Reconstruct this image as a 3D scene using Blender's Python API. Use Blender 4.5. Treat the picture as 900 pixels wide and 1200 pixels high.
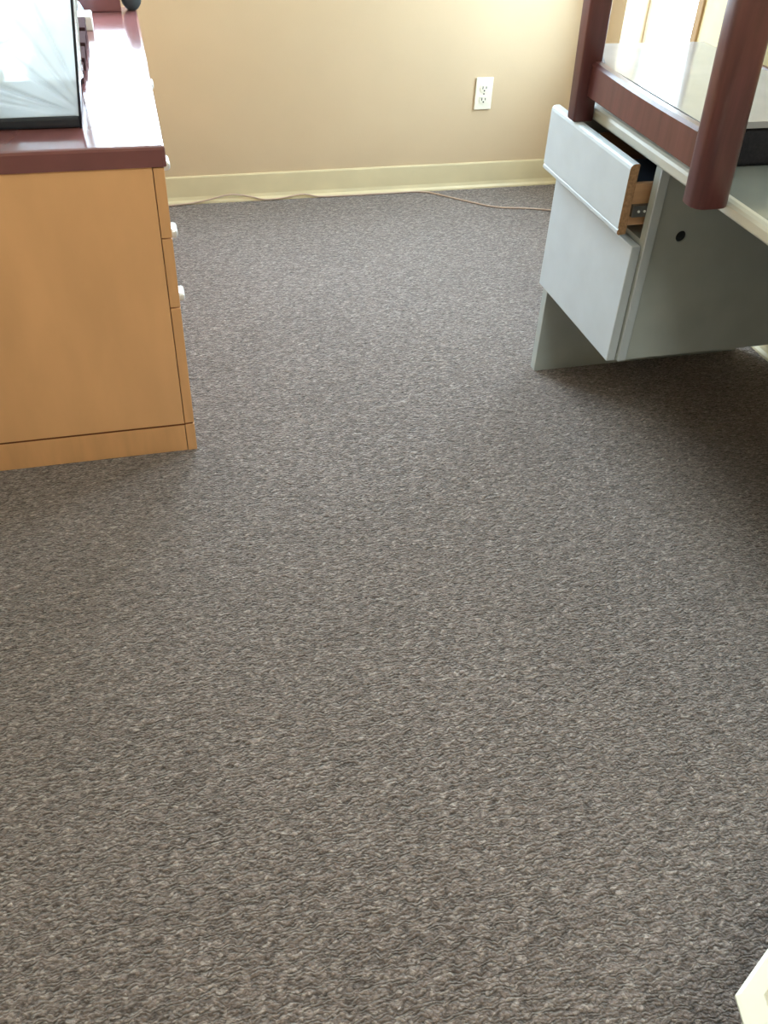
import bpy, bmesh, math, random
from mathutils import Matrix, Vector
random.seed(7)
scene = bpy.context.scene
C = scene.collection
for o in list(bpy.data.objects):
    bpy.data.objects.remove(o, do_unlink=True)

# ------------------------------------------------------------------ camera
cam_d = bpy.data.cameras.new('camera')
cam = bpy.data.objects.new('camera', cam_d)
C.objects.link(cam)
cam_d.sensor_fit = 'VERTICAL'
cam_d.sensor_height = 36.0
cam_d.sensor_width = 27.0
cam_d.lens = 1040.0 / 1200.0 * 36.0
cam_d.clip_start = 0.02
Rm = [[0.96804896, -0.13043664, 0.21416699],
      [-0.24772592, -0.62993164, 0.73608288],
      [0.03889838, -0.76561898, -0.6421172]]
cam.matrix_world = Matrix(((Rm[0][0], -Rm[0][1], -Rm[0][2], 0.0),
                           (Rm[1][0], -Rm[1][1], -Rm[1][2], 0.0),
                           (Rm[2][0], -Rm[2][1], -Rm[2][2], 1.32),
                           (0, 0, 0, 1)))
scene.camera = cam

# ------------------------------------------------------------------ sky, daylight, exposure
SKY = 16.0
world = bpy.data.worlds.new('sky')
scene.world = world
world.use_nodes = True
bg = world.node_tree.nodes['Background']
bg.inputs[0].default_value = (0.70, 0.85, 1.0, 1)
bg.inputs[1].default_value = SKY
vs = scene.view_settings
vs.view_transform = 'Standard'
vs.look = 'None'
vs.gamma = 1.0
vs.use_curve_mapping = False
vs.exposure = 0.45

# room dimensions (metres)
XL, XR, YB, YF, ZC = -0.60, 1.76, 3.47, -2.2, 2.55
WIN_B = (-0.50, 1.05, 0.86, 2.25)      # back wall window: x0 x1 z0 z1
WIN_R = (2.58, 3.27, 0.54, 1.70)       # right wall window: y0 y1 z0 z1
WT = 0.13                              # wall thickness

def portal(name, loc, rot, sx, sy):
    l = bpy.data.lights.new(name, 'AREA')
    l.shape = 'RECTANGLE'; l.size = sx; l.size_y = sy
    l.cycles.is_portal = True
    o = bpy.data.objects.new(name, l); C.objects.link(o)
    o.location = loc; o.rotation_euler = rot
    return o
portal('daylight_back', ((WIN_B[0]+WIN_B[1])/2, YB+WT+0.01, (WIN_B[2]+WIN_B[3])/2), (-math.pi/2, 0, 0),
       WIN_B[1]-WIN_B[0], WIN_B[3]-WIN_B[2])
portal('daylight_side', (XR+WT+0.01, (WIN_R[0]+WIN_R[1])/2, (WIN_R[2]+WIN_R[3])/2), (0, math.pi/2, 0),
       WIN_R[3]-WIN_R[2], WIN_R[1]-WIN_R[0])

# ------------------------------------------------------------------ materials
def srgb(r, g, b):
    def f(c):
        c /= 255.0
        return c/12.92 if c <= 0.04045 else ((c+0.055)/1.055)**2.4
    return (f(r), f(g), f(b), 1)

def new_mat(name):
    m = bpy.data.materials.new(name); m.use_nodes = True
    nt = m.node_tree
    return m, nt, nt.nodes['Principled BSDF']

def plain(name, col, rough=0.5, spec=0.5, noise=0.04, scale=30, bump=0.0, bscale=200, coat=0.0, metal=0.0, stretch=(1, 1, 1)):
    m, nt, p = new_mat(name)
    N, L = nt.nodes, nt.links
    tc = N.new('ShaderNodeTexCoord')
    mp = N.new('ShaderNodeMapping'); mp.inputs['Scale'].default_value = stretch
    L.new(tc.outputs['Object'], mp.inputs[0])
    nz = N.new('ShaderNodeTexNoise'); nz.inputs['Scale'].default_value = scale; nz.inputs['Detail'].default_value = 4
    L.new(mp.outputs[0], nz.inputs['Vector'])
    rp = N.new('ShaderNodeValToRGB')
    a = [max(0, c*(1-noise*2)) for c in col[:3]]; b = [min(1, c*(1+noise*2)) for c in col[:3]]
    rp.color_ramp.elements[0].position = 0.3; rp.color_ramp.elements[1].position = 0.7
    rp.color_ramp.elements[0].color = (*a, 1); rp.color_ramp.elements[1].color = (*b, 1)
    L.new(nz.outputs['Fac'], rp.inputs[0]); L.new(rp.outputs[0], p.inputs['Base Color'])
    p.inputs['Roughness'].default_value = rough
    p.inputs['Specular IOR Level'].default_value = spec
    p.inputs['Metallic'].default_value = metal
    p.inputs['Coat Weight'].default_value = coat
    p.inputs['Coat Roughness'].default_value = 0.06
    if bump:
        n2 = N.new('ShaderNodeTexNoise'); n2.inputs['Scale'].default_value = bscale; n2.inputs['Detail'].default_value = 3
        L.new(tc.outputs['Object'], n2.inputs['Vector'])
        bp = N.new('ShaderNodeBump'); bp.inputs['Strength'].default_value = bump; bp.inputs['Distance'].default_value = 0.002
        L.new(n2.outputs['Fac'], bp.inputs['Height']); L.new(bp.outputs[0], p.inputs['Normal'])
    return m

M = {}
M['wall'] = plain('wall_paint', srgb(206, 184, 154), 0.75, 0.25, 0.015, 4, 0.15, 260)
M['ceiling'] = plain('ceiling_white', srgb(232, 228, 218), 0.9, 0.2, 0.02, 8)
M['base'] = plain('vinyl_base_cream', srgb(216, 203, 168), 0.42, 0.4, 0.02, 10)
M['white_trim'] = plain('white_trim', srgb(236, 234, 226), 0.4, 0.5, 0.01, 10)
M['maple'] = plain('maple_veneer', srgb(228, 176, 128), 0.38, 0.4, 0.03, 4, 0.04, 120, 0.0, 0, (2.6, 2.6, 0.9))
M['maple_edge'] = plain('maple_edge', srgb(220, 168, 120), 0.4, 0.4, 0.04, 8, 0, 0, 0.0, 0, (4, 4, 0.6))
M['seam'] = plain('seam_brown', srgb(110, 66, 40), 0.7, 0.2, 0.05, 30)
M['redtop'] = plain('burgundy_laminate', srgb(122, 78, 78), 0.14, 0.5, 0.06, 9, 0, 0, 0.2, 0, (1, 0.25, 1))
M['mahogany'] = plain('mahogany_stain', srgb(90, 52, 52), 0.34, 0.5, 0.12, 12, 0.06, 90, 0.12, 0, (5, 5, 0.5))
M['grey'] = plain('grey_laminate', srgb(184, 192, 200), 0.42, 0.45, 0.02, 14, 0.03, 300)
M['greytop'] = plain('grey_desk_top', srgb(128, 134, 133), 0.16, 0.5, 0.03, 8)
M['edgeband'] = plain('desk_edge_band', srgb(198, 200, 194), 0.28, 0.5, 0.02, 10)
M['greyside'] = plain('grey_panel', srgb(166, 172, 171), 0.5, 0.4, 0.04, 9, 0.05, 250)
M['particle'] = plain('raw_board_edge', srgb(152, 118, 88), 0.8, 0.2, 0.12, 160)
M['drawerwood'] = plain('drawer_box_wood', srgb(182, 142, 108), 0.55, 0.35, 0.06, 12, 0, 0, 0, 0, (1, 4, 6))
M['steel'] = plain('runner_steel', srgb(120, 120, 120), 0.35, 0.5, 0.06, 40, 0, 0, 0, 0.9)
M['chrome'] = plain('pull_metal', srgb(228, 230, 234), 0.3, 0.6, 0.02, 30, 0, 0, 0, 0.3)
M['dark'] = plain('dark_void', srgb(34, 34, 36), 0.6, 0.3, 0.05, 30)
M['blackplastic'] = plain('black_plastic', srgb(42, 48, 58), 0.42, 0.4, 0.05, 60)
M['blackcloth'] = plain('black_upholstery', srgb(40, 40, 46), 0.85, 0.2, 0.1, 200, 0.3, 500)
M['underside'] = plain('seat_underside_board', srgb(160, 160, 166), 0.13, 0.5, 0.03, 10)
M['cream'] = plain('cream_board', srgb(240, 224, 178), 0.7, 0.3, 0.03, 20)
M['tan'] = plain('tan_frame', srgb(172, 138, 98), 0.5, 0.4, 0.06, 14, 0, 0, 0, 0, (5, 5, 0.6))
M['outlet'] = plain('outlet_ivory', srgb(236, 232, 216), 0.35, 0.5, 0.01, 20)
M['cord'] = plain('cord_beige', srgb(190, 166, 150), 0.5, 0.4, 0.04, 30)
M['whiteplastic'] = plain('white_plastic', srgb(226, 226, 214), 0.4, 0.45, 0.015, 14)
M['whiteplastic2'] = plain('white_plastic_inset', srgb(218, 212, 198), 0.5, 0.4, 0.015, 14)
M['brownbook'] = plain('dark_brown_cover', srgb(66, 46, 48), 0.95, 0.05, 0.06, 40)
M['paper'] = plain('white_card', srgb(240, 240, 238), 0.7, 0.3, 0.01, 40)
M['blue'] = plain('pale_blue_plastic', srgb(168, 194, 216), 0.45, 0.4, 0.02, 20)
M['slate'] = plain('dark_slate_glaze', srgb(58, 66, 70), 0.5, 0.4, 0.05, 30)
M['yellowtape'] = plain('yellowed_block', srgb(214, 196, 120), 0.7, 0.3, 0.04, 30)
M['beigebundle'] = plain('beige_bundle', srgb(214, 204, 176), 0.8, 0.3, 0.08, 20)

def carpet_mat():
    m, nt, p = new_mat('loop_carpet')
    N, L = nt.nodes, nt.links
    def val(n, i, v):
        if isinstance(v, (int, float)): n.inputs[i].default_value = v
        else: L.new(v, n.inputs[i])
    def math_(op, a, b=None, c=None):
        n = N.new('ShaderNodeMath'); n.operation = op
        for i, v in enumerate((a, b, c)):
            if v is not None: val(n, i, v)
        return n.outputs[0]
    def rng(v, a, b, c, d):
        n = N.new('ShaderNodeMapRange'); val(n, 0, v)
        for i, q in enumerate((a, b, c, d)): n.inputs[i+1].default_value = q
        return n.outputs[0]
    tc = N.new('ShaderNodeTexCoord')
    def noise(scale, detail=2, vec=None, dist=0.0):
        n = N.new('ShaderNodeTexNoise'); n.inputs['Scale'].default_value = scale; n.inputs['Detail'].default_value = detail
        n.inputs['Distortion'].default_value = dist
        L.new(vec or tc.outputs['Object'], n.inputs['Vector']); return n
    # yarn loops: jittered cells, longer across the room than along it
    wob = noise(70, 2)
    vm = N.new('ShaderNodeVectorMath'); vm.operation = 'MULTIPLY_ADD'
    L.new(wob.outputs['Color'], vm.inputs[0]); vm.inputs[1].default_value = (0.011, 0.011, 0); L.new(tc.outputs['Object'], vm.inputs[2])
    mp = N.new('ShaderNodeMapping'); mp.inputs['Scale'].default_value = (0.60, 1.0, 1.0)
    L.new(vm.outputs[0], mp.inputs[0])
    vo = N.new('ShaderNodeTexVoronoi'); vo.voronoi_dimensions = '2D'; vo.feature = 'F1'; vo.inputs['Scale'].default_value = 265
    L.new(mp.outputs[0], vo.inputs['Vector'])
    loop = rng(vo.outputs['Distance'], 0.05, 0.75, 1.0, 0.0)
    mp2 = N.new('ShaderNodeMapping'); mp2.inputs['Scale'].default_value = (0.7, 1.0, 1.0); mp2.inputs['Rotation'].default_value = (0, 0, 0.35)
    L.new(tc.outputs['Object'], mp2.inputs[0])
    clump = noise(80, 2, mp2.outputs[0], 0.6)
    pits = rng(clump.outputs['Fac'], 0.36, 0.60, 0.0, 1.0)
    fuzz = noise(420, 2)
    # wavy yarn rows that bunch into small diamonds
    sx = N.new('ShaderNodeSeparateXYZ'); L.new(vm.outputs[0], sx.inputs[0])
    X, Y = sx.outputs[0], sx.outputs[1]
    da = math_('SINE', math_('MULTIPLY_ADD', X, 95.0, math_('MULTIPLY', Y, 150.0)))
    db = math_('SINE', math_('MULTIPLY_ADD', X, -95.0, math_('MULTIPLY', Y, 150.0)))
    dia = math_('MULTIPLY', da, db)
    wn = noise(75, 2, mp2.outputs[0])
    ph = math_('ADD', math_('MULTIPLY', Y, 760.0), math_('ADD', math_('MULTIPLY', dia, 2.8), math_('MULTIPLY', wn.outputs['Fac'], 15.0)))
    rows = math_('MULTIPLY_ADD', math_('SINE', ph), 0.5, 0.5)
    hgt = math_('ADD', math_('ADD', math_('MULTIPLY_ADD', loop, 0.50, math_('MULTIPLY', pits, 0.46)), math_('MULTIPLY', rows, 0.48)), math_('MULTIPLY', fuzz.outputs['Fac'], 0.35))
    # yarn colour differs loop by loop: taupe, grey, a few pale flecks
    sp = N.new('ShaderNodeSeparateColor'); L.new(vo.outputs['Color'], sp.inputs[0])
    rp = N.new('ShaderNodeValToRGB'); e = rp.color_ramp.elements
    e[0].position = 0.0; e[0].color = srgb(109, 97, 93)
    e[1].position = 1.0; e[1].color = srgb(172, 160, 155)
    k = e.new(0.45); k.color = srgb(129, 115, 111)
    k = e.new(0.8); k.color = srgb(142, 129, 125)
    L.new(sp.outputs[0], rp.inputs[0])
    sc = math_('MULTIPLY', rng(hgt, 0.40, 1.35, 0.38, 1.16), rng(noise(3.2, 3).outputs['Fac'], 0.3, 0.7, 0.94, 1.06))  # pits and gaps between loops darkened by height, shade put into the colour
    mx = N.new('ShaderNodeVectorMath'); mx.operation = 'SCALE'
    L.new(rp.outputs[0], mx.inputs[0]); L.new(sc, mx.inputs['Scale'])
    L.new(mx.outputs[0], p.inputs['Base Color'])
    p.inputs['Roughness'].default_value = 0.9
    p.inputs['Specular IOR Level'].default_value = 0.2
    p.inputs['Sheen Weight'].default_value = 0.3
    p.inputs['Sheen Roughness'].default_value = 0.5
    bp = N.new('ShaderNodeBump'); bp.inputs['Strength'].default_value = 1.0; bp.inputs['Distance'].default_value = 0.005
    L.new(hgt, bp.inputs['Height']); L.new(bp.outputs[0], p.inputs['Normal'])
    return m
M['carpet'] = carpet_mat()

def film_mat():
    m, nt, p = new_mat('clear_plastic_film')
    N, L = nt.nodes, nt.links
    out = N['Material Output']; N.remove(p)
    tr = N.new('ShaderNodeBsdfTranslucent'); tr.inputs[0].default_value = (0.88, 0.93, 0.95, 1)
    df = N.new('ShaderNodeBsdfDiffuse'); df.inputs[0].default_value = (0.80, 0.85, 0.88, 1)
    tp = N.new('ShaderNodeBsdfTransparent'); tp.inputs[0].default_value = (0.93, 0.95, 0.97, 1)
    gl = N.new('ShaderNodeBsdfGlossy'); gl.inputs['Roughness'].default_value = 0.22
    a = N.new('ShaderNodeMixShader'); a.inputs[0].default_value = 0.35
    L.new(tr.outputs[0], a.inputs[1]); L.new(df.outputs[0], a.inputs[2])
    b = N.new('ShaderNodeMixShader'); b.inputs[0].default_value = 0.38
    tc = N.new('ShaderNodeTexCoord')
    nz = N.new('ShaderNodeTexNoise'); nz.inputs['Scale'].default_value = 9; nz.inputs['Detail'].default_value = 2
    L.new(tc.outputs['Object'], nz.inputs['Vector'])
    mr = N.new('ShaderNodeMapRange'); mr.inputs[1].default_value = 0.3; mr.inputs[2].default_value = 0.7
    mr.inputs[3].default_value = 0.10; mr.inputs[4].default_value = 0.32
    L.new(nz.outputs['Fac'], mr.inputs[0]); L.new(mr.outputs[0], b.inputs[0])
    L.new(a.outputs[0], b.inputs[1]); L.new(tp.outputs[0], b.inputs[2])
    c = N.new('ShaderNodeMixShader')
    lw = N.new('ShaderNodeFresnel'); lw.inputs[0].default_value = 1.4
    L.new(lw.outputs[0], c.inputs[0]); L.new(b.outputs[0], c.inputs[1]); L.new(gl.outputs[0], c.inputs[2])
    L.new(c.outputs[0], out.inputs[0])
    return m
M['film'] = film_mat()

def glass_mat():
    m, nt, p = new_mat('window_glass')
    N, L = nt.nodes, nt.links
    out = N['Material Output']; N.remove(p)
    tp = N.new('ShaderNodeBsdfTransparent'); tp.inputs[0].default_value = (0.95, 0.98, 0.97, 1)
    gl = N.new('ShaderNodeBsdfGlossy'); gl.inputs['Roughness'].default_value = 0.02
    c = N.new('ShaderNodeMixShader'); c.inputs[0].default_value = 0.06
    L.new(tp.outputs[0], c.inputs[1]); L.new(gl.outputs[0], c.inputs[2])
    L.new(c.outputs[0], out.inputs[0])
    return m
M['glass'] = glass_mat()

def emit_mat(name, col, s):
    m, nt, p = new_mat(name)
    p.inputs['Base Color'].default_value = col
    p.inputs['Emission Color'].default_value = col
    p.inputs['Emission Strength'].default_value = s
    return m

# ------------------------------------------------------------------ helpers
def bx(bm, x0, x1, y0, y1, z0, z1, mi=0, bev=0.0, seg=2):
    r = bmesh.ops.create_cube(bm, size=1.0)
    vs_ = r['verts']
    for v in vs_:
        v.co = Vector(((x0+x1)/2 + v.co.x*(x1-x0), (y0+y1)/2 + v.co.y*(y1-y0), (z0+z1)/2 + v.co.z*(z1-z0)))
    fs = {f for v in vs_ for f in v.link_faces}
    for f in fs: f.material_index = mi
    if bev:
        es = list({e for v in vs_ for e in v.link_edges})
        bmesh.ops.bevel(bm, geom=es, offset=bev, segments=seg, affect='EDGES', profile=0.5)
    return vs_

def prism(bm, pts, axis, a0, a1):
    """extrude a closed 2D outline along an axis; pts are (u,v) in the other two axes in order"""
    def mk(u, v, a):
        if axis == 'x': return Vector((a, u, v))
        if axis == 'y': return Vector((u, a, v))
        return Vector((u, v, a))
    A = [bm.verts.new(mk(u, v, a0)) for u, v in pts]
    B = [bm.verts.new(mk(u, v, a1)) for u, v in pts]
    n = len(pts)
    for i in range(n):
        bm.faces.new((A[i], A[(i+1) % n], B[(i+1) % n], B[i]))
    bm.faces.new(A[::-1]); bm.faces.new(B)
    bmesh.ops.recalc_face_normals(bm, faces=bm.faces[:])

def lathe(bm, prof, cx, cy, seg=32):
    rings = []
    for r, z in prof:
        rings.append([bm.verts.new((cx + r*math.cos(2*math.pi*k/seg), cy + r*math.sin(2*math.pi*k/seg), z)) for k in range(seg)])
    for a, b in zip(rings, rings[1:]):
        for k in range(seg):
            bm.faces.new((a[k], a[(k+1) % seg], b[(k+1) % seg], b[k]))
    bm.faces.new(rings[0][::-1]); bm.faces.new(rings[-1])
    bmesh.ops.recalc_face_normals(bm, faces=bm.faces[:])

def tube(bm, pts, r, seg=10):
    rings = []
    n = len(pts)
    P = [Vector(p) for p in pts]
    for i, p in enumerate(P):
        t = (P[min(i+1, n-1)] - P[max(i-1, 0)]).normalized()
        u = t.cross(Vector((0, 0, 1)))
        if u.length < 1e-4: u = t.cross(Vector((1, 0, 0)))
        u.normalize(); w = u.cross(t).normalized()
        rings.append([bm.verts.new(p + u*r*math.cos(2*math.pi*k/seg) + w*r*math.sin(2*math.pi*k/seg)) for k in range(seg)])
    for a, b in zip(rings, rings[1:]):
        for k in range(seg):
            bm.faces.new((a[k], a[(k+1) % seg], b[(k+1) % seg], b[k]))
    bm.faces.new(rings[0]); bm.faces.new(rings[-1][::-1])
    bmesh.ops.recalc_face_normals(bm, faces=bm.faces[:])

def obj(name, bm, mat, parent=None, smooth=False):
    me = bpy.data.meshes.new(name)
    bm.to_mesh(me); bm.free()
    for m in (mat if isinstance(mat, (list, tuple)) else [mat]):
        me.materials.append(M[m] if isinstance(m, str) else m)
    if smooth:
        for p in me.polygons: p.use_smooth = True
    o = bpy.data.objects.new(name, me); C.objects.link(o)
    if parent:
        o.parent = parent
        rt = parent
        off = Vector((0, 0, 0))
        while rt:
            off += rt.location; rt = rt.parent
        me.transform(Matrix.Translation(-off))
    return o

def box(name, x0, x1, y0, y1, z0, z1, mat, parent=None, bev=0.0, seg=2, smooth=False):
    bm = bmesh.new(); bx(bm, x0, x1, y0, y1, z0, z1, 0, bev, seg)
    return obj(name, bm, mat, parent, smooth)

def tag(o, label, cat=None, group=None, kind=None):
    o['label'] = label
    if cat: o['category'] = cat
    if group: o['group'] = group
    if kind: o['kind'] = kind
    return o

def thing(name, label, cat, loc=(0, 0, 0), group=None):
    o = bpy.data.objects.new(name, None); C.objects.link(o)
    o.location = loc; o.empty_display_size = 0.05
    return tag(o, label, cat, group)

def struct(name, bm, mat, label):
    o = obj(name, bm, mat); o['kind'] = 'structure'; o['label'] = label
    return o

# ------------------------------------------------------------------ room shell
bm = bmesh.new()
bx(bm, XL-WT, XR+WT, YF-WT, YB+WT, -0.05, 0.0)
struct('floor', bm, 'carpet', 'grey-brown loop pile carpet covering the whole floor')
bm = bmesh.new()
bx(bm, XL-WT, XR+WT, YF-WT, YB+WT, ZC, ZC+0.08)
struct('ceiling', bm, 'ceiling', 'white ceiling over the office')

def wall_with_hole(bm, along, a0, a1, b0, b1, hole):
    """wall slab running along x or y from a0..a1, thickness b0..b1, hole = (h0,h1,z0,z1)"""
    def part(p0, p1, z0, z1):
        if along == 'x': bx(bm, p0, p1, b0, b1, z0, z1)
        else: bx(bm, b0, b1, p0, p1, z0, z1)
    if hole:
        h0, h1, z0, z1 = hole
        part(a0, h0, 0, ZC); part(h1, a1, 0, ZC); part(h0, h1, 0, z0); part(h0, h1, z1, ZC)
    else:
        part(a0, a1, 0, ZC)
bm = bmesh.new(); wall_with_hole(bm, 'x', XL-WT, XR+WT, YB, YB+WT, WIN_B)
struct('wall_back', bm, 'wall', 'tan painted wall behind the dresser and desk')
bm = bmesh.new(); wall_with_hole(bm, 'y', YF, YB, XR, XR+WT, WIN_R)
struct('wall_right', bm, 'wall', 'tan painted wall beyond the grey desk')
bm = bmesh.new(); wall_with_hole(bm, 'y', YF, YB, XL-WT, XL, None)
struct('wall_left', bm, 'wall', 'tan painted wall behind the maple dresser')
bm = bmesh.new(); wall_with_hole(bm, 'x', XL-WT, XR+WT, YF-WT, YF, None)
struct('wall_front', bm, 'wall', 'tan painted wall at the near end of the office')

# vinyl baseboards with a small cove toe
def base_prof(s):
    return [(0, 0), (s*0.016, 0), (s*0.0155, 0.006), (s*0.009, 0.014), (s*0.006, 0.026), (s*0.006, 0.098), (s*0.004, 0.103), (0, 0.103)]
bm = bmesh.new(); prism(bm, [(YB + u, z) for u, z in base_prof(-1)], 'x', XL+0.0, XR)
struct('baseboard_back', bm, 'base', 'cream vinyl baseboard along the tan back wall')
bm = bmesh.new(); prism(bm, [(XR + u, z) for u, z in base_prof(-1)], 'y', YF, YB-0.017)
struct('baseboard_right', bm, 'base', 'cream vinyl baseboard along the wall beyond the desk')
bm = bmesh.new(); prism(bm, [(XL + u, z) for u, z in base_prof(1)], 'y', YF, YB-0.017)
struct('baseboard_left', bm, 'base', 'cream vinyl baseboard behind the dresser')

# windows: frame, mullion, panes, sill
def window(n, along, h0, h1, z0, z1, inner, label):
    s = 1  # outward is + on both axes
    fr0, fr1 = inner + 0.09, inner + 0.122
    root = thing('window_%d' % n, label, None, ((h0+h1)/2 if along == 'x' else fr0, (h0+h1)/2 if along == 'y' else fr0, z0))
    root['kind'] = 'structure'
    def B(nm, p0, p1, q0, q1, a, b, mat, bev=0.004):
        if along == 'x': return box(nm, p0, p1, q0, q1, a, b, mat, root, bev)
        return box(nm, q0, q1, p0, p1, a, b, mat, root, bev)
    t = 0.030
    B('frame', h0, h1, fr0, fr1, z0, z0+t, 'white_trim'); B('frame', h0, h1, fr0, fr1, z1-t, z1, 'white_trim')
    B('frame', h0, h0+t, fr0, fr1, z0+t, z1-t, 'white_trim'); B('frame', h1-t, h1, fr0, fr1, z0+t, z1-t, 'white_trim')
    mid = (h0+h1)/2
    B('mullion', mid-0.02, mid+0.02, fr0, fr1, z0+t, z1-t, 'white_trim')
    g = (fr0+fr1)/2
    B('pane', h0+t, mid-0.02, g-0.003, g+0.003, z0+t, z1-t, 'glass', 0)
    B('pane', mid+0.02, h1-t, g-0.003, g+0.003, z0+t, z1-t, 'glass', 0)
    return root
window(1, 'x', *WIN_B, YB, 'wide white framed window in the back wall above the dresser')
window(2, 'y', *WIN_R, XR, 'bright white framed window beside the desk')

# unseen ceiling panel behind the view, added to fill the foreground
cl = thing('ceiling_fill_light', 'unseen fluorescent ceiling panel added as fill light over the carpet', 'light', (0.5, -0.3, ZC-0.045))
for (x0, x1, y0, y1) in ((0.2, 0.8, -0.93, -0.9), (0.2, 0.8, 0.3, 0.33), (0.2, 0.23, -0.9, 0.3), (0.77, 0.8, -0.9, 0.3)):
    box('frame', x0, x1, y0, y1, ZC-0.045, ZC, 'white_trim', cl, 0.003)
box('diffuser', 0.23, 0.77, -0.9, 0.3, ZC-0.035, ZC-0.02, emit_mat('diffuser_light', (0.93, 1.0, 0.87, 1), 13.5), cl)

# ------------------------------------------------------------------ wall outlet
def outlet():
    x0, x1, z0, z1 = 1.290, 1.360, 0.307, 0.424
    o = thing('wall_outlet', 'ivory duplex power outlet on the tan back wall', 'outlet', ((x0+x1)/2, YB-0.004, z0))
    box('cover_plate', x0, x1, YB-0.007, YB, z0, z1, 'outlet', o, 0.003)
    xc = (x0+x1)/2
    for zc in (0.386, 0.345):
        bm = bmesh.new()
        pts = []
        for k in range(24):
            a = 2*math.pi*k/24
            pts.append((xc + 0.0175*math.cos(a), zc + max(-0.0135, min(0.0135, 0.0175*math.sin(a)))))
        prism(bm, pts, 'y', YB-0.0095, YB-0.006)
        rec = obj('receptacle', bm, 'outlet', o)
        box('slot', xc-0.0085, xc-0.0055, YB-0.0102, YB-0.009, zc-0.003, zc+0.007, 'dark', rec)
        box('slot', xc+0.0055, xc+0.0085, YB-0.0102, YB-0.009, zc-0.002, zc+0.006, 'dark', rec)
        bm = bmesh.new(); prism(bm, [(xc + 0.003*math.cos(k*math.pi/6), zc-0.0085 + 0.003*math.sin(k*math.pi/6)) for k in range(12)], 'y', YB-0.0102, YB-0.009)
        obj('ground_hole', bm, 'dark', rec)
    bm = bmesh.new(); prism(bm, [(xc + 0.003*math.cos(k*math.pi/6), 0.3655 + 0.003*math.sin(k*math.pi/6)) for k in range(12)], 'y', YB-0.0082, YB-0.006)
    obj('screw', bm, 'steel', o)
outlet()

# ------------------------------------------------------------------ cable along the wall
def smooth_path(pts, n=8):
    P = [Vector(p) for p in pts]
    out = []
    for i in range(len(P)-1):
        p0, p1, p2, p3 = P[max(i-1, 0)], P[i], P[i+1], P[min(i+2, len(P)-1)]
        for k in range(n):
            t = k/n
            out.append(0.5*((2*p1) + (p2-p0)*t + (2*p0-5*p1+4*p2-p3)*t*t + (3*p1-p0-3*p2+p3)*t**3))
    out.append(P[-1])
    return out
cz = 0.004
cable = [(0.02, YB-0.03, cz), (0.14, YB-0.024, 0.006), (0.22, YB-0.021, 0.014), (0.32, YB-0.015, 0.030), (0.40, YB-0.016, 0.018), (0.452, YB-0.021, 0.006),
         (0.52, YB-0.021, 0.008), (0.605, YB-0.0165, 0.017), (0.67, YB-0.021, 0.006), (0.80, YB-0.022, cz), (0.98, YB-0.022, cz), (1.10, YB-0.028, cz),
         (1.20, 3.36, cz), (1.30, 3.27, cz), (1.36, 3.235, cz), (1.46, 3.21, cz), (1.58, 3.16, cz), (1.66, 3.08, cz)]
bm = bmesh.new(); tube(bm, smooth_path(cable), 0.0030, 8)
tag(obj('power_cable', bm, 'cord', None, True), 'thin beige cable lying along the baseboard and across the carpet', 'cable')

# ------------------------------------------------------------------ maple dresser with burgundy top
def dresser():
    X0, X1, Y0, Y1 = -0.52, 0.044, 1.845, 3.135
    t = thing('dresser', 'maple veneer drawer dresser with a glossy burgundy top', 'dresser', ((X0+X1)/2, (Y0+Y1)/2, 0))
    fx = X1 - 0.022                      # back of drawer fronts
    # end panel facing the camera, body and plinth
    box('end_panel', X0, fx-0.0015, Y0, Y0+0.02, 0.0795, 0.694, 'maple', t, 0.0008)
    box('end_panel', X0, fx-0.0015, Y1-0.02, Y1, 0.0795, 0.694, 'maple', t, 0.0008)
    box('carcass', X0+0.004, fx-0.003, Y0+0.02, Y1-0.02, 0.0795, 0.693, 'seam', t)
    box('plinth', X0, fx-0.0015, Y0+0.0008, Y1-0.001, 0.0, 0.0735, 'maple_edge', t, 0.0008)
    box('plinth_front', fx, X1, Y0, Y1, 0.0, 0.0755, 'maple_edge', t, 0.0012)
    box('groove_shade_strip', X0+0.003, X1-0.003, Y0+0.003, Y1-0.003, 0.0730, 0.0810, 'seam', t)  # brown strip colours in the shadow line above the plinth
    # top with a chamfered edge
    bm = bmesh.new()
    a, b = X1+0.006, X0-0.004
    z0, z1 = 0.6945, 0.735
    bx(bm, b, a, Y0-0.004, Y1+0.006, z0, z1)
    es = [e for e in bm.edges if not (abs(e.verts[0].co.z - z0) < 1e-5 and abs(e.verts[1].co.z - z0) < 1e-5)]
    bmesh.ops.bevel(bm, geom=es, offset=0.007, segments=2, affect='EDGES', profile=0.5)
    obj('top', bm, 'redtop', t)
    # drawers: two columns of three
    ym = (Y0+Y1)/2
    for (ya, yb) in ((Y0, ym-0.001), (ym+0.001, Y1)):
        for (za, zb, pz) in ((0.5465, 0.692, 0.617), (0.3875, 0.5435, 0.460), (0.0805, 0.3845, 0.298)):
            d = box('drawer', fx, X1, ya, yb, za, zb, 'maple_edge', t, 0.0012)
            yc = (ya+yb)/2 - 0.07
            bm = bmesh.new()
            bx(bm, X1-0.001, X1+0.0195, yc-0.026, yc+0.026, pz-0.0105, pz+0.0105, 0, 0.0075, 4)
            obj('drawer_pull', bm, 'chrome', d, True)
    return t
dresser()

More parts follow.
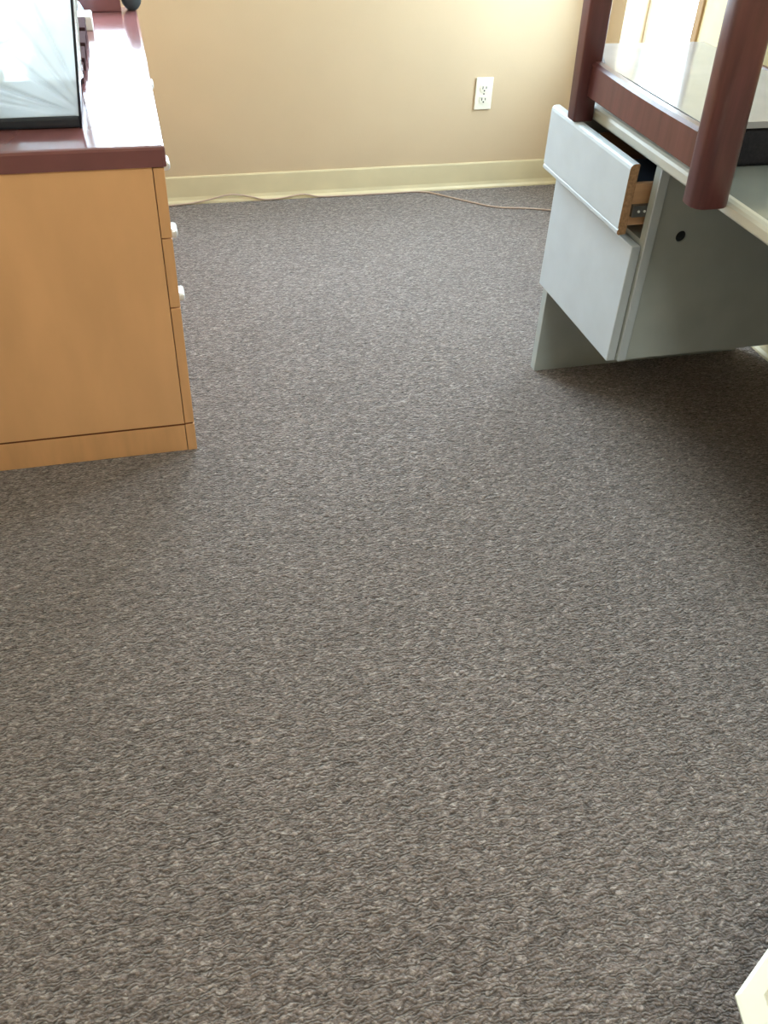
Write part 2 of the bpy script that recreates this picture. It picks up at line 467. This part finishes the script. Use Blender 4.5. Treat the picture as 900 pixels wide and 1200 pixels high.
# ------------------------------------------------------------------ things on the dresser
ZD = 0.735
def plastic_bin():
    bx0, bx1, by0, by1 = -0.44, -0.108, 1.973, 2.235       # footprint
    t = thing('mesh_bin', 'black rimmed bin lined and wrapped in crinkled clear plastic on the dresser', 'bin', ((bx0+bx1)/2, (by0+by1)/2, ZD))
    H = 0.34; fl = 0.034                                   # height, flare
    def corner(sx, sy, k):                                 # k 0..1 up
        return Vector(((bx1 + fl*k) if sx else (bx0 - fl*k), (by1 + fl*k*0.7) if sy else (by0 - fl*k*0.4), ZD + H*k))
    # base band
    bm = bmesh.new()
    bx(bm, bx0-0.002, bx1+0.002, by0-0.004, by1+0.004, ZD, ZD+0.026, 0, 0.008, 3)
    obj('base', bm, 'blackplastic', t)
    # corner rods and top rim
    for sx in (0, 1):
        for sy in (0, 1):
            bm = bmesh.new(); tube(bm, [corner(sx, sy, k/4) for k in range(5)], 0.0028, 8)
            obj('corner_rod', bm, 'blackplastic', t, True)
    ring = [corner(0, 0, 1), corner(1, 0, 1), corner(1, 1, 1), corner(0, 1, 1)]
    for i in range(4):
        bm = bmesh.new(); tube(bm, [ring[i], ring[(i+1) % 4]], 0.005, 8)
        obj('rim', bm, 'blackplastic', t, True)
    # film walls with creases that fan out of the lower corner
    rnd = random.Random(3)
    def film(c00, c10, c01, c11, nrm, seed, fan):
        rr = random.Random(seed)
        angs = [(rr.uniform(0.2, 1.5), rr.uniform(0.006, 0.014), rr.uniform(0.5, 1)) for _ in range(9)]
        if fan: angs += [(0.74, 0.014, 1.5), (1.02, 0.012, 1.2), (1.22, 0.010, 1.0), (0.42, 0.015, 1.2)]
        n = 130; bm = bmesh.new(); g = []
        for j in range(n+1):
            row = []
            for i in range(n+1):
                u, v = i/n, j/n
                p = (c00*(1-u)+c10*u)*(1-v) + (c01*(1-u)+c11*u)*v
                a = math.atan2(v+0.02, 1-u+0.05); r = math.hypot(1-u, v)
                hh = 0
                for (aa, w, s) in angs:
                    d = (a-aa)/ (w*2.2)
                    hh += s*math.exp(-d*d)*min(1, r*2.2)*max(0.0, 1.25-r)
                hh = hh*0.0085 + 0.0035*math.sin(7*u+3*v+seed)*math.sin(5*v-2*u) * min(1, v*4)
                edge = min(1, min(u, 1-u, v, 1-v)*14)
                row.append(bm.verts.new(p + nrm*(hh*edge)))
            g.append(row)
        for j in range(n):
            for i in range(n):
                bm.faces.new((g[j][i], g[j][i+1], g[j+1][i+1], g[j+1][i]))
        return bm
    k0 = 0.07
    F = lambda a, b, nrm, s, fan: film(corner(*a, k0), corner(*b, k0), corner(*a, 0.99), corner(*b, 0.99), Vector(nrm), s, fan)
    for (a, b, nrm, s, fan) in (((0, 0), (1, 0), (0, -1, 0), 11, True), ((1, 0), (1, 1), (1, 0, 0), 12, False), ((1, 1), (0, 1), (0, 1, 0), 13, False), ((0, 1), (0, 0), (-1, 0, 0), 14, False)):
        o = obj('plastic_film', F(a, b, nrm, s, fan), 'film', t, True)
    # pale bundle seen dimly inside
    bm = bmesh.new()
    bmesh.ops.create_icosphere(bm, subdivisions=4, radius=1)
    for v in bm.verts:
        q = v.co.copy()
        k = 1 + 0.16*math.sin(5*q.x+1)*math.sin(4*q.y+2) + 0.09*math.sin(9*q.z+3*q.x)
        v.co = Vector((-0.335 + q.x*0.085*k, 2.07 + q.y*0.075*k, ZD + 0.026 + max(0.0, 0.05 + q.z*0.055*k)))
    obj('contents', bm, 'beigebundle', t, True)
plastic_bin()

# wooden strip standing along the far end of the dresser
t = thing('ledge_board', 'reddish brown wooden board standing along the far end of the dresser top', 'board', (-0.24, 3.077, ZD))
box('board', -0.52, 0.004, 3.066, 3.088, ZD, ZD+0.048, 'redtop', t, 0.003)
box('cap', -0.522, 0.006, 3.062, 3.092, ZD+0.048, ZD+0.056, 'redtop', t, 0.002)

# row of brown boxes behind the bin, white carton, blue bowl, slate vase
for i, (y0, y1, x1, h, lab) in enumerate((
        (2.30, 2.405, -0.1015, 0.022, 'small dark brown box nearest the bin on the dresser'),
        (2.415, 2.53, -0.0975, 0.028, 'small dark brown box second from the bin on the dresser'),
        (2.54, 2.665, -0.0955, 0.034, 'small dark brown box third from the bin on the dresser'),
        (2.675, 2.80, -0.0945, 0.040, 'small dark brown box beside the white carton on the dresser'))):
    t = thing('card_box', lab, 'box', (x1-0.06, (y0+y1)/2, ZD), 'dark brown boxes on the dresser')
    box('body', x1-0.12, x1, y0, y1, ZD, ZD+h*0.72, 'brownbook', t, 0.002)
    box('lid', x1-0.122, x1+0.001, y0-0.001, y1+0.001, ZD+h*0.72, ZD+h, 'brownbook', t, 0.002)
t = thing('white_carton', 'small white card carton behind the brown boxes on the dresser', 'carton', (-0.135, 2.87, ZD))
box('body', -0.195, -0.078, 2.83, 2.915, ZD, ZD+0.032, 'paper', t, 0.0015)
box('flap', -0.193, -0.080, 2.8305, 2.872, ZD+0.032, ZD+0.034, 'paper', t, 0.0005)
box('flap', -0.193, -0.080, 2.8735, 2.9145, ZD+0.032, ZD+0.034, 'paper', t, 0.0005)
t = thing('plastic_bowl', 'pale blue upturned plastic bowl behind the white carton', 'bowl', (-0.148, 3.003, ZD))
bm = bmesh.new()
lathe(bm, [(0.049, ZD), (0.050, ZD+0.003), (0.047, ZD+0.02), (0.039, ZD+0.036), (0.026, ZD+0.046), (0.020, ZD+0.048), (0.02, ZD+0.052), (0.017, ZD+0.052), (0.016, ZD+0.048)], -0.148, 3.003, 40)
obj('shell', bm, 'blue', t, True)
bm = bmesh.new(); lathe(bm, [(0.0505, ZD+0.0005), (0.053, ZD+0.001), (0.053, ZD+0.004), (0.0505, ZD+0.0045)], -0.148, 3.003, 40)
obj('rim', bm, 'blue', t, True)
bm = bmesh.new()
vx, vy = 0.036, 3.095
t = tag(obj('vase', (lathe(bm, [(0.012, ZD), (0.014, ZD+0.001), (0.019, ZD+0.005), (0.027, ZD+0.016), (0.0315, ZD+0.034), (0.030, ZD+0.06), (0.026, ZD+0.085), (0.020, ZD+0.098),
           (0.0185, ZD+0.108), (0.024, ZD+0.118), (0.021, ZD+0.118), (0.015, ZD+0.106), (0.014, ZD+0.09)], vx, vy, 32), bm)[1], 'slate', None, True),
        'dark slate round vase at the far corner of the burgundy top', 'vase')

# ------------------------------------------------------------------ grey desk
ZT = 0.748
def desk():
    XF, XB, YN, YE = 1.022, 1.70, 0.62, 2.085
    t = thing('desk', 'grey laminate office desk with a drawer pedestal, top drawer pulled open', 'desk', (1.34, 1.35, 0))
    # top with rounded light edge
    bm = bmesh.new()
    z0, z1 = ZT-0.031, ZT
    prism(bm, [(XB, z0), (XB, z1), (XF+0.012, z1), (XF+0.012, z0)], 'y', YN, YE)
    obj('desktop', bm, 'greytop', t)
    bm = bmesh.new()
    pts = [(XF+0.012, z0), (XF+0.012, z1), (XF+0.006, z1-0.0015), (XF+0.002, z1-0.006), (XF, z1-0.012), (XF, z0+0.004), (XF+0.003, z0)]
    prism(bm, pts, 'y', YN, YE)
    obj('edge_band', bm, 'edgeband', t)
    # gables
    box('end_panel', XF+0.001, XB-0.02, YE-0.045, YE-0.017, 0.0, z0, 'greyside', t, 0.0015)
    box('end_panel', XF+0.001, XB-0.02, YN+0.02, YN+0.048, 0.0, z0, 'greyside', t, 0.0015)
    box('modesty_panel', XB-0.10, XB-0.08, YN+0.048, YE-0.045, 0.30, z0, 'greyside', t, 0.001)
    # pedestal hung under the top
    PX0, PX1, PY0, PY1, PZ0 = 1.031, 1.555, 1.64, YE-0.0455, 0.265
    bm = bmesh.new()
    # near side with a bored hole
    hx, hz, hr = 1.118, 0.564, 0.0125
    n = 24
    ring_f = [bm.verts.new((hx+hr*math.cos(2*math.pi*k/n), PY0, hz+hr*math.sin(2*math.pi*k/n))) for k in range(n)]
    ring_b = [bm.verts.new((v.co.x, PY0+0.019, v.co.z)) for v in ring_f]
    def onrect(a):
        dx, dz = math.cos(a), math.sin(a)
        ts = []
        if dx > 1e-9: ts.append((PX1-hx)/dx)
        if dx < -1e-9: ts.append((PX0-hx)/dx)
        if dz > 1e-9: ts.append((z0-hz)/dz)
        if dz < -1e-9: ts.append((PZ0-hz)/dz)
        s = min(ts); return hx+dx*s, hz+dz*s
    angs = sorted([2*math.pi*k/n for k in range(n)] + [math.atan2(zz-hz, xx-hx) % (2*math.pi) for xx in (PX0, PX1) for zz in (PZ0, z0)])
    # outer loop with corners inserted
    def fill(y, ring, flip):
        outer = []
        for a in angs:
            x, z = onrect(a); outer.append((a, bm.verts.new((x, y, z))))
        m = len(outer)
        for i in range(m):
            a0, v0 = outer[i]; a1, v1 = outer[(i+1) % m]
            k0 = int(round(a0/(2*math.pi/n)-0.499)) % n if abs(a0/(2*math.pi/n)-round(a0/(2*math.pi/n))) > 1e-6 else int(round(a0/(2*math.pi/n))) % n
            r1 = a1/(2*math.pi/n)
            k1 = int(math.floor(r1+1e-6)) % n
            r0 = ring[k0]; rr1 = ring[k1]
            f = (v0, v1, rr1, r0) if r0 != rr1 else (v0, v1, r0)
            bm.faces.new(f if not flip else f[::-1])
        return [v for _, v in outer]
    oa = fill(PY0, ring_f, False); ob = fill(PY0+0.019, ring_b, True)
    m = len(oa)
    for i in range(m): bm.faces.new((oa[i], ob[i], ob[(i+1) % m], oa[(i+1) % m]))
    for k in range(n): bm.faces.new((ring_f[k], ring_f[(k+1) % n], ring_b[(k+1) % n], ring_b[k]))
    bmesh.ops.recalc_face_normals(bm, faces=bm.faces[:])
    obj('pedestal_side', bm, 'greyside', t)
    box('edge_trim', PX0, PX0+0.021, PY0-0.006, PY0, PZ0, z0-0.0005, 'grey', t, 0.0015)
    bm = bmesh.new(); prism(bm, [(hx+(hr-0.0004)*math.cos(k*math.pi/12), hz+(hr-0.0004)*math.sin(k*math.pi/12)) for k in range(24)], 'y', PY0+0.003, PY0+0.01)
    obj('hole_shade_disc', bm, 'dark', t)  # dark disc added so the open hole looks black, its shade as colour
    box('pedestal_side', PX0, PX1, PY1-0.019, PY1, PZ0, z0, 'greyside', t)
    box('pedestal_back', PX1-0.015, PX1, PY0+0.019, PY1-0.019, PZ0, z0, 'dark', t)
    box('pedestal_floor', PX0, PX1-0.015, PY0+0.019, PY1-0.019, PZ0, PZ0+0.018, 'greyside', t)
    box('divider_rail', PX0+0.004, PX0+0.06, PY0+0.019, PY1-0.019, 0.535, 0.553, 'greyside', t)
    # lower drawer, shut
    d = thing_part('drawer', t)
    box('drawer_front', 1.008, 1.0295, 1.645, 2.068, 0.262, 0.545, 'grey', d, 0.002)
    box('drawer_side', 1.0295, 1.50, PY0+0.032, PY0+0.044, 0.29, 0.50, 'drawerwood', d)
    box('drawer_side', 1.0295, 1.50, PY1-0.044, PY1-0.032, 0.29, 0.50, 'drawerwood', d)
    box('drawer_bottom', 1.0295, 1.50, PY0+0.044, PY1-0.044, 0.29, 0.296, 'drawerwood', d)
    # upper drawer, pulled out: front with post-formed top edge and raw board ends
    d = thing_part('drawer', t)
    x0, x1, y0, y1, za, zb = 0.977, 0.998, 1.668, 2.088, 0.564, 0.715
    prof = [(x1, za+0.001), (x1, zb-0.002), (x1-0.002, zb), (x0+0.010, zb), (x0+0.005, zb-0.0015), (x0+0.0015, zb-0.005), (x0, zb-0.011), (x0, za+0.016), (x0+0.0022, za+0.0145),
            (x0+0.0022, za+0.0125), (x0, za+0.011), (x0, za+0.004), (x0+0.004, za)]
    bm = bmesh.new(); prism(bm, prof, 'y', y0, y1)
    for f in bm.faces:
        if abs(f.normal.y) > 0.9: f.material_index = 1
    obj('drawer_front', bm, ['grey', 'particle'], d)
    sy0 = PY0+0.032
    sd = box('drawer_side', x1, 1.46, sy0, sy0+0.013, 0.583, 0.672, 'drawerwood', d, 0.0008)
    box('drawer_side', x1, 1.46, PY1-0.045, PY1-0.032, 0.583, 0.672, 'drawerwood', d, 0.0008)
    box('drawer_back', 1.447, 1.46, sy0+0.013, PY1-0.045, 0.583, 0.672, 'drawerwood', d)
    box('drawer_bottom', x1, 1.447, sy0+0.013, PY1-0.045, 0.587, 0.592, 'drawerwood', d)
    rn = box('runner', x1+0.001, 1.44, sy0-0.0115, sy0, 0.604, 0.630, 'steel', d, 0.0015)
    for xx in (1.0135, 1.027):
        bm = bmesh.new(); prism(bm, [(xx+0.0028*math.cos(k*math.pi/5), 0.617+0.0028*math.sin(k*math.pi/5)) for k in range(10)], 'y', sy0-0.0132, sy0-0.011)
        obj('screw', bm, 'chrome', rn)
    box('latch_block', 1.040, 1.050, PY0+0.0195, PY0+0.031, 0.690, 0.712, 'yellowtape', t)
    return t
def thing_part(name, parent):
    e = bpy.data.objects.new(name, None); C.objects.link(e); e.parent = parent; e.empty_display_size = 0.03
    return e
desk()
# dark tin lying in the open drawer
t = thing('pencil_tin', 'black flat tin lying inside the open desk drawer', 'tin', (1.08, 1.78, 0.592))
box('body', 1.005, 1.15, 1.70, 1.86, 0.592, 0.645, 'blackplastic', t, 0.004)
box('lid', 1.004, 1.151, 1.699, 1.861, 0.645, 0.658, 'blackplastic', t, 0.004)

# ------------------------------------------------------------------ upturned chair on the desk
def upturned_chair():
    t = thing('wooden_chair', 'dark mahogany wooden chair turned upside down on the grey desk', 'chair', (1.21, 1.75, ZT))
    def leg(x0, x1, y0, y1, z0, z1, lean, bev, name='leg', grow=1.0):
        bm = bmesh.new()
        bx(bm, x0, x1, y0, y1, z0, z1)
        for k in range(1, 8):
            pass
        for v in bm.verts:
            if v.co.z > (z0+z1)/2:
                cx, cy = (x0+x1)/2, (y0+y1)/2
                v.co.x = cx + (v.co.x-cx)*grow + lean[0]; v.co.y = cy + (v.co.y-cy)*grow + lean[1]
        es = [e for e in bm.edges if abs(e.verts[0].co.z-e.verts[1].co.z) > 0.1]
        bmesh.ops.bevel(bm, geom=es, offset=bev, segments=6, affect='EDGES', profile=0.5)
        es = [e for e in bm.edges if abs(e.verts[0].co.z-e.verts[1].co.z) < 1e-4 and len(e.link_faces) == 2 and any(len(f.verts) > 6 for f in e.link_faces)]
        bmesh.ops.bevel(bm, geom=es, offset=0.002, segments=1, affect='EDGES', profile=0.5)
        return obj(name, bm, 'mahogany', t, True)
    # the two legs on the open side hang past the desk edge
    leg(0.944, 1.0185, 1.366, 1.424, 0.736, 1.27, (-0.020, 0.0), 0.022)
    leg(0.971, 1.0195, 1.949, 1.989, 0.7155, 1.27, (-0.006, 0.012), 0.006, grow=1.15)
    # far-side legs stand on the pad side of the seat
    leg(1.372, 1.425, 1.44, 1.487, 0.7485, 1.27, (0.0, 0.0), 0.015)
    leg(1.372, 1.415, 1.978, 2.018, 0.7485, 1.27, (0.0, 0.012), 0.006, grow=1.1)
    # seat rails
    def rail(name, p0, p1, w, z0, z1, bow):
        bm = bmesh.new(); n = 14
        p0 = Vector(p0); p1 = Vector(p1); d = (p1-p0).normalized(); s = Vector((-d.y, d.x))
        R = []
        for i in range(n+1):
            u = i/n; c = p0 + (p1-p0)*u + s*(bow*4*u*(1-u))
            zz = z0 + 0.006*4*u*(1-u)
            a, b = c + s*w/2, c - s*w/2
            ch = 0.006
            prof = [(a.x, a.y, zz), (a.x, a.y, z1-ch), ((a-s*ch).x, (a-s*ch).y, z1), ((b+s*ch).x, (b+s*ch).y, z1), (b.x, b.y, z1-ch), (b.x, b.y, zz)]
            R.append([bm.verts.new(q) for q in prof])
        for A, B in zip(R, R[1:]):
            for k in range(6): bm.faces.new((A[k], A[(k+1) % 6], B[(k+1) % 6], B[k]))
        bm.faces.new(R[0]); bm.faces.new(R[-1][::-1])
        bmesh.ops.recalc_face_normals(bm, faces=bm.faces[:])
        return obj(name, bm, 'mahogany', t)
    rail('seat_rail', (1.004, 1.418), (1.008, 1.956), 0.028, 0.771, 0.842, 0.010)
    rail('seat_rail', (1.395, 1.482), (1.395, 1.982), 0.024, 0.771, 0.836, 0.0)
    # seat pad (upside down) with its pale underside board
    bm = bmesh.new(); bx(bm, 1.062, 1.376, 1.528, 2.128, ZT, 0.824, 0, 0.012, 3)
    obj('seat_pad', bm, 'blackcloth', t, True)
    bm = bmesh.new()
    prism(bm, [(1.023, 1.522), (1.379, 1.522), (1.379, 2.136), (1.098, 2.136), (1.030, 1.962), (1.023, 1.95)], 'z', 0.824, 0.836)
    obj('seat_board', bm, 'underside', t)
upturned_chair()

# framed cream board standing on the desk behind the chair
t = thing('pin_board', 'cream board in a tan wooden frame standing behind the upturned chair', 'board', (1.45, 1.78, ZT))
by0, by1, bz0, bz1 = 1.27, 2.300, ZT, 1.42
box('panel', 1.444, 1.456, by0+0.03, by1-0.026, bz0+0.03, bz1-0.03, 'cream', t)
box('frame', 1.438, 1.462, by0, by1, bz0, bz0+0.03, 'tan', t, 0.002)
box('frame', 1.438, 1.462, by0, by1, bz1-0.03, bz1, 'tan', t, 0.002)
box('frame', 1.438, 1.462, by0, by0+0.03, bz0+0.03, bz1-0.03, 'tan', t, 0.002)
box('frame', 1.438, 1.462, by1-0.026, by1, bz0+0.03, bz1-0.03, 'tan', t, 0.002)

# ------------------------------------------------------------------ white tote at the lower right
def tote():
    zt = 0.28
    o = Vector((0.526, 0.295)); e = Vector((0.064, 0.036)).normalized(); q = Vector((e.y, -e.x))
    t = thing('storage_tote', 'white plastic tote lid corner on the carpet, pale and chamfered', 'tote', (o.x+0.25, o.y, 0))
    L_, W_, ch = 0.55, 0.38, 0.03
    def outline(ins):
        c = [(0.0, 0.0), (L_-ch, 0), (L_, ch), (L_, W_-ch), (L_-ch, W_), (0.0, W_), (-0.022, W_-0.024), (-0.022, 0.024)]
        cx, cy = L_/2, W_/2
        out = []
        for u, v in c:
            uu = u + (ins if u < cx else -ins); vv = v + (ins if v < cy else -ins)
            p = o + e*uu + q*vv; out.append((p.x, p.y))
        return out
    def loft(name, layers, mat):
        bm = bmesh.new(); R = []
        for ins, z in layers: R.append([bm.verts.new((x, y, z)) for x, y in outline(ins)])
        for A, B in zip(R, R[1:]):
            n = len(A)
            for k in range(n): bm.faces.new((A[k], A[(k+1) % n], B[(k+1) % n], B[k]))
        bm.faces.new(R[0][::-1]); bm.faces.new(R[-1])
        bmesh.ops.recalc_face_normals(bm, faces=bm.faces[:])
        return obj(name, bm, mat, t)
    loft('body', [(0.05, 0.0), (0.045, 0.004), (0.014, zt-0.022)], 'whiteplastic')
    loft('lid', [(0.010, zt-0.022), (0.003, zt-0.010), (0.0, zt-0.006), (0.0, zt-0.003), (0.004, zt), (0.022, zt+0.001), (0.027, zt-0.006)], 'whiteplastic')
    loft('lid_inset', [(0.0272, zt-0.0055), (0.030, zt-0.004), (0.034, zt-0.0035)], 'whiteplastic2')
tote()
